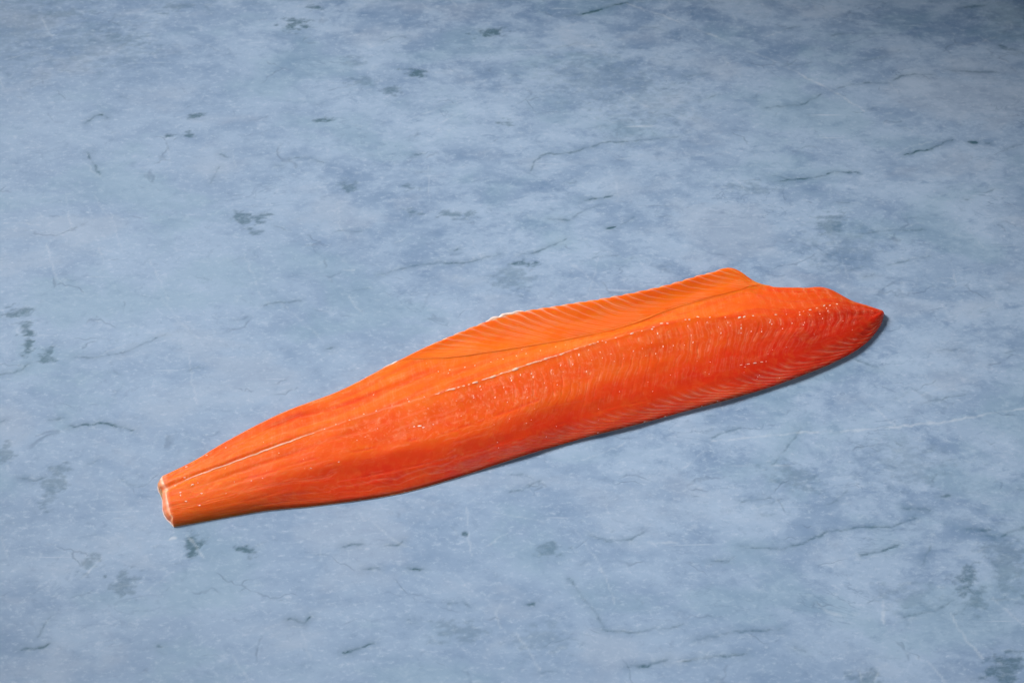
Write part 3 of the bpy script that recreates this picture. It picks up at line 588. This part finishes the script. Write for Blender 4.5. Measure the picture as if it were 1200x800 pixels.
V, quads, tris, AA = solid(P, A, .5, UNDER, tail=tail_cols)
loin = new_mesh("loin", V, quads, M_FLESH, fillet, tris, attrs={"tissue": AA})
LOIN_T, LOIN_P = t, P

# --- belly flap: the thinner band behind the groove
live = np.where(tG > .012)[0]; lo, hi = live.min(), live.max() + 1
NF = 84
qf = np.linspace(0, 1, NF)
tf = (tG[:, None] - .0005) * qf[None, :]
P, A, rl, rr = closed_strip("flap", tf)
# scalloped outer edge
sc = (np.abs(((U + 1.5) / 9.2) % 1 - .5) * 2) ** 1.5
amp = smooth(LEN * .36, LEN * .44, U) * smooth(LEN * .84, LEN * .78, U)
P[..., :2] += (across[:, None, :2] * (.9 * (sc * amp)[:, None] * smooth(6, 0, rl))[..., None])
P[..., 2] -= edge_round(rl, 2.6) * .9 + edge_round(rr, .5) * np.minimum(1, tG[:, None] * 8)
acr_full = across
across = acr_full[lo:hi]
V, quads, tris, AA = solid(P[lo:hi], A[lo:hi], .6, -.25)
across = acr_full
flap = new_mesh("belly_flap", V, quads, M_FLESH, fillet, tris, attrs={"tissue": AA})
flap["label"] = "thinner orange belly band with slanting white fat lines along the far edge"
FLAP_P = P

# --- skin: thin pale sheet that the flesh lies on
def build_skin():
    k = np.unique(np.concatenate([np.arange(0, NU, 5), [NU - 1]]))
    a = C[0][k] - acr_full[k] * .75; b = C[5][k] + acr_full[k] * (UNDER[k] * .85 + .15)[:, None]
    rimlow = RIM[:, :2]
    rows = []
    ncol = 11
    tail_row = np.stack([np.interp(np.linspace(0, 1, ncol), RT, RIM[:, 0]) - .5, np.interp(np.linspace(0, 1, ncol), RT, RIM[:, 1])], -1)
    rows.append(tail_row)
    for p0, p1 in zip(a, b):
        s = np.linspace(0, 1, ncol)[:, None]
        rows.append(p0[None, :2] * (1 - s) + p1[None, :2] * s)
    Gx = np.stack(rows)                               # (n, ncol, 2)
    n = len(Gx)
    top = np.concatenate([Gx, np.full((n, ncol, 1), .40)], -1).reshape(-1, 3)
    bot = np.concatenate([Gx, np.full((n, ncol, 1), -.22)], -1).reshape(-1, 3)
    m = n * ncol
    qt = grid_quads(n, ncol); qb = grid_quads(n, ncol, m, True)
    loop = [i * ncol for i in range(n)] + [(n - 1) * ncol + j for j in range(1, ncol)] + [i * ncol + ncol - 1 for i in range(n - 2, -1, -1)] + [j for j in range(ncol - 2, 0, -1)]
    loop = np.array(loop); l2 = np.roll(loop, -1)
    side = np.stack([loop, loop + m, l2 + m, l2], 1)
    o = new_mesh("skin", np.concatenate([top, bot]), np.concatenate([qt[:, ::-1], qb[:, ::-1], side]), M_SKIN, fillet, smooth_shade=False)
    o["label"] = "pale silvery skin showing as a thin line under the flesh"
build_skin()

# --- fat: lines, trim and flecks on the cut face; the white flecks also stand for wet glints
def at_loin(u, tfun):
    i = int(np.clip(np.searchsorted(U, u), 0, NU - 1))
    tv = tfun(i) if callable(tfun) else tfun
    if tv < tG[i]:
        row = FLAP_P[i]; j = int(np.clip(tv / max(tG[i], 1e-4) * (NF - 1), 0, NF - 1)); return row[j]
    row = LOIN_P[i]; j = int(np.clip(np.searchsorted(LOIN_T[i], tv), 0, NT - 1))
    return row[j]

def u_at_px(x):       # lateral line position from its sideways place in the photograph's stations (mm)
    return float(np.interp(x, C[2][:, 0], U))

def tube(name, pts, rads, mat, flat=.6, sides=8, lab=None):
    pts = np.array(pts); n = len(pts)
    tan = np.gradient(pts, axis=0); tan /= np.linalg.norm(tan, axis=1)[:, None]
    side = np.cross(tan, [0, 0, 1.0]); side /= np.linalg.norm(side, axis=1)[:, None]
    upv = np.cross(side, tan)
    ang = np.linspace(0, 2 * math.pi, sides, endpoint=False)
    V = pts[:, None, :] + (side[:, None, :] * np.cos(ang)[None, :, None] + flat * upv[:, None, :] * np.sin(ang)[None, :, None]) * np.array(rads)[:, None, None]
    i, j = np.meshgrid(np.arange(n - 1), np.arange(sides), indexing='ij')
    a = i * sides + j; b = i * sides + (j + 1) % sides
    quads = np.stack([a, b, b + sides, a + sides], -1).reshape(-1, 4)
    caps0 = np.stack([np.zeros(sides - 2, int), np.arange(2, sides), np.arange(1, sides - 1)], 1)
    caps1 = (n - 1) * sides + np.stack([np.zeros(sides - 2, int), np.arange(1, sides - 1), np.arange(2, sides)], 1)
    o = new_mesh(name, V.reshape(-1, 3), quads, mat, fillet, np.concatenate([caps0, caps1]))
    if lab: o["label"] = lab
    return o

def lateral(u0, u1, base_r, bead, lab):
    us = np.linspace(u0, u1, int((u1 - u0) / .45))
    pts, rads = [], []
    for k, u in enumerate(us):
        i = int(np.searchsorted(U, u)); wob = .9 * (float(vnoise(np.array([u / 5.0]), np.array([.5]), 301)[0]) - .5)
        p = at_loin(u, TK[min(i, NU - 1), 2] + wob / width[min(i, NU - 1), 0]).copy(); p[2] += -.12 + .45 * (u < LEN * .3)
        e = k / (len(us) - 1)
        r = base_r * (.45 + .55 * min(1, 6 * e, 6 * (1 - e)))
        r *= .18 + .42 * (bead < 1) + bead * max(0, float(vnoise(np.array([u / 1.9]), np.array([3.5]), 311)[0]) - .35) + .35 * float(vnoise(np.array([u / 9]), np.array([7.5]), 321)[0])
        pts.append(p); rads.append(r)
    pts = np.array(pts)
    for a in range(3):
        for _ in range(2): pts[1:-1, a] = (pts[:-2, a] + pts[1:-1, a] + pts[2:, a]) / 3
    return tube("fat_line", pts, rads, M_LINE, .42, 8, lab)
lateral(u_at_px(-222), u_at_px(-137), .62, .5, "thin white fat line along the groove of the tail half")
lateral(u_at_px(-56), u_at_px(62), .95, 1.7, "beaded white fat line along the middle of the fillet")

# seam where the flap meets the loin, pale towards the tail
us = np.linspace(U[lo] + 1, LEN * .80, 200)
pts, rads = [], []
for k, u in enumerate(us):
    i = int(np.searchsorted(U, u)); p = at_loin(u, tG[i] + .004).copy(); p[2] += .12
    pts.append(p); e = k / 199
    rads.append((.5 + .4 * float(vnoise(np.array([u / 8]), np.array([.5]), 331)[0])) * min(1, 8 * e, 5 * (1 - e)) + .05)
pts = np.array(pts)
for a in range(3):
    for _ in range(6): pts[1:-1, a] = (pts[:-2, a] + pts[1:-1, a] + pts[2:, a]) / 3
tube("seam_membrane", pts, rads, M_SEAM, .5, 8, "pale orange membrane line between belly flap and loin")

def ico():
    g = (1 + 5 ** .5) / 2
    v = np.array([(-1, g, 0), (1, g, 0), (-1, -g, 0), (1, -g, 0), (0, -1, g), (0, 1, g), (0, -1, -g), (0, 1, -g), (g, 0, -1), (g, 0, 1), (-g, 0, -1), (-g, 0, 1)], float)
    v /= np.linalg.norm(v[0])
    f = np.array([(0, 11, 5), (0, 5, 1), (0, 1, 7), (0, 7, 10), (0, 10, 11), (1, 5, 9), (5, 11, 4), (11, 10, 2), (10, 7, 6), (7, 1, 8), (3, 9, 4), (3, 4, 2), (3, 2, 6), (3, 6, 8), (3, 8, 9), (4, 9, 5), (2, 4, 11), (6, 2, 10), (8, 6, 7), (9, 8, 1)])
    # one subdivision
    vs = list(map(tuple, v)); cache = {}; out = []
    def mid(a, b):
        k = (min(a, b), max(a, b))
        if k not in cache:
            m = (np.array(vs[a]) + np.array(vs[b])) / 2; m /= np.linalg.norm(m); vs.append(tuple(m)); cache[k] = len(vs) - 1
        return cache[k]
    for a, b, c in f:
        x, y, z = mid(a, b), mid(b, c), mid(c, a); out += [(a, x, z), (b, y, x), (c, z, y), (x, y, z)]
    return np.array(vs), np.array(out)
IV, IF = ico()

class Lumps:
    def __init__(s): s.v = []; s.f = []; s.n = 0
    def add(s, p, rx, ry, rz, ang):
        c, sn = math.cos(ang), math.sin(ang)
        v = IV * (1 + .25 * (rng.random((len(IV), 1)) - .5)) * (rx, ry, rz)
        v = np.stack([v[:, 0] * c - v[:, 1] * sn, v[:, 0] * sn + v[:, 1] * c, v[:, 2]], -1) + p
        s.v.append(v); s.f.append(IF + s.n); s.n += len(IV)
    def build(s, name, mat, lab=None, kind=None):
        o = new_mesh(name, np.concatenate(s.v), np.zeros((0, 4), int), mat, fillet, np.concatenate(s.f))
        if lab: o["label"] = lab
        if kind: o["kind"] = kind
        return o

fl = Lumps()
AX = math.atan2(.32, .95)
def fleck(u, tv, r, el=1.6, ang=None):
    p = at_loin(u, tv).copy(); p[2] -= r * .28
    fl.add(p, r * el, r, r * .6, AX + random.gauss(0, .3) if ang is None else ang)
iu = lambda u: int(np.clip(np.searchsorted(U, u), 0, NU - 1))
# beads that carry the lateral line on towards the head, white lumps that also give its sparkles
u = u_at_px(58)
while u < LEN * .93:
    i = iu(u); fleck(u, TK[i, 2] + random.gauss(0, .006), random.uniform(.35, .75) * (1.15 if LEN * .62 < u < LEN * .82 else .8), random.uniform(1.2, 2.4))
    u += random.choice((2.2, 3.5, 6, 7.5, 9, 14)) * random.uniform(.8, 1.2)
u = u_at_px(-130)
while u < u_at_px(-56):
    i = iu(u); fleck(u, TK[i, 2] + random.gauss(0, .008), random.uniform(.25, .45)); u += random.uniform(7, 14)
# row between groove and lateral line
u = LEN * .38
while u < LEN * .56:
    i = iu(u); fleck(u, tG[i] + (TK[i, 2] - tG[i]) * .42, random.uniform(.3, .5), 1.5, random.uniform(.6, 1.6)); u += random.uniform(6, 12)
# upright white strokes, modelled specular glints, below the lateral line in the thick half
sp = 7.6
for k in range(int(LEN * .42 / sp), int(LEN * .93 / sp)):
    for rep in range(random.choice((1, 2, 2, 3))):
        s = random.uniform(.12, .85); u = k * sp + random.gauss(0, .5) - 5 * s
        i = iu(u); fleck(u, TK[i, 2] + (TK[i, 3] - TK[i, 2]) * s, random.uniform(.20, .42), random.uniform(1.4, 3.2), random.gauss(1.25, .2))
# scattered on the tail and the marbled middle
for k in range(36):
    u = LEN * random.uniform(.01, .5); i = iu(u); s = random.uniform(.06, .68)
    if s < tG[i] + .02: continue
    fleck(u, s, random.uniform(.12, .34) * (1.3 if u < LEN * .09 else 1), random.uniform(1.2, 3), random.uniform(0, 3))
for k in range(34):
    u = LEN * random.uniform(.4, .97); i = iu(u); fleck(u, random.uniform(TK[i, 3], .97), random.uniform(.14, .26))
def near(xy):
    d = (LOIN_P[::4, ::2, 0] - xy[0]) ** 2 + (LOIN_P[::4, ::2, 1] - xy[1]) ** 2
    a, b = np.unravel_index(np.argmin(d), d.shape); return LOIN_P[a * 4, b * 2]
for xy, r, el in [[[164.09,-32.51],0.3,3],[[169.13,-30.89],0.45,3.5],[[174.11,-30.08],0.5,3],[[178.49,-29.26],0.4,3],[[182.25,-28.45],0.25,2],[[166.39,-34.14],0.25,3],[[93.72,-78.4],0.5,1.3],[[107.7,-74.15],0.5,1.4],[[59.36,-88.37],0.35,1.5],[[134.16,-64.41],0.35,1.5],[[145.97,-59.69],0.3,1.4],[[252.18,36.1],0.6,1.5],[[255.82,34.79],0.4,1.3],[[-214.72,-137.32],0.6,1.5],[[-208.56,-145.21],0.55,1.4],[[-209.24,-153.75],0.6,1],[[-218.75,-150.91],0.5,1.6],[[-223.11,-143.78],0.5,1.4],[[-209.21,-110.96],0.5,1.5],[[-222.05,-120.57],0.6,1.5],[[-228.09,-136.6],0.5,1.8],[[-218.91,-131.53],0.4,2],[[-64.02,-90.65],0.8,1.6],[[-60.41,-92.17],0.6,1.5],[[-66.96,-91.41],0.5,1.5],[[-55.16,-89.89],0.4,1.6]]:
    p = near(xy).copy(); p[2] -= r * .2; fl.add(p, r * el * 1.2, r * .85, r * .4, .15 + random.gauss(0, .15))
fl.build("fat_glint_fleck", M_FAT, "tiny white fat flecks and modelled glints strewn over the cut face", "stuff")

def trim(u0, u1, rmax, lab, zoff=.2, tv=.01):
    us = np.linspace(u0, u1, 60); pts = []; rads = []
    for k, u in enumerate(us):
        i = iu(u); p = FLAP_P[i, 1].copy() if tG[i] > .012 else LOIN_P[i, 1].copy()
        p[:2] -= acr_full[i, :2] * .3; p[2] += zoff; e = k / 59
        pts.append(p); rads.append(rmax * (math.sin(math.pi * e) ** .6 + .08) * (.6 + .8 * float(vnoise(np.array([u / 3]), np.array([.5]), 341)[0])))
    pts = np.array(pts)
    for a in range(3):
        for _ in range(3): pts[1:-1, a] = (pts[:-2, a] + pts[1:-1, a] + pts[2:, a]) / 3
    tube("fat_trim", pts, rads, M_FAT, .6, 8, lab)
ux = lambda x: float(np.interp(x, C[0][:, 0], U))
trim(ux(-20), ux(8), 1.3, "raised white strip of fat on the far edge of the belly flap", .3)
trim(ux(-93), ux(-83), .55, "short white fat strip where the belly flap begins", .1)
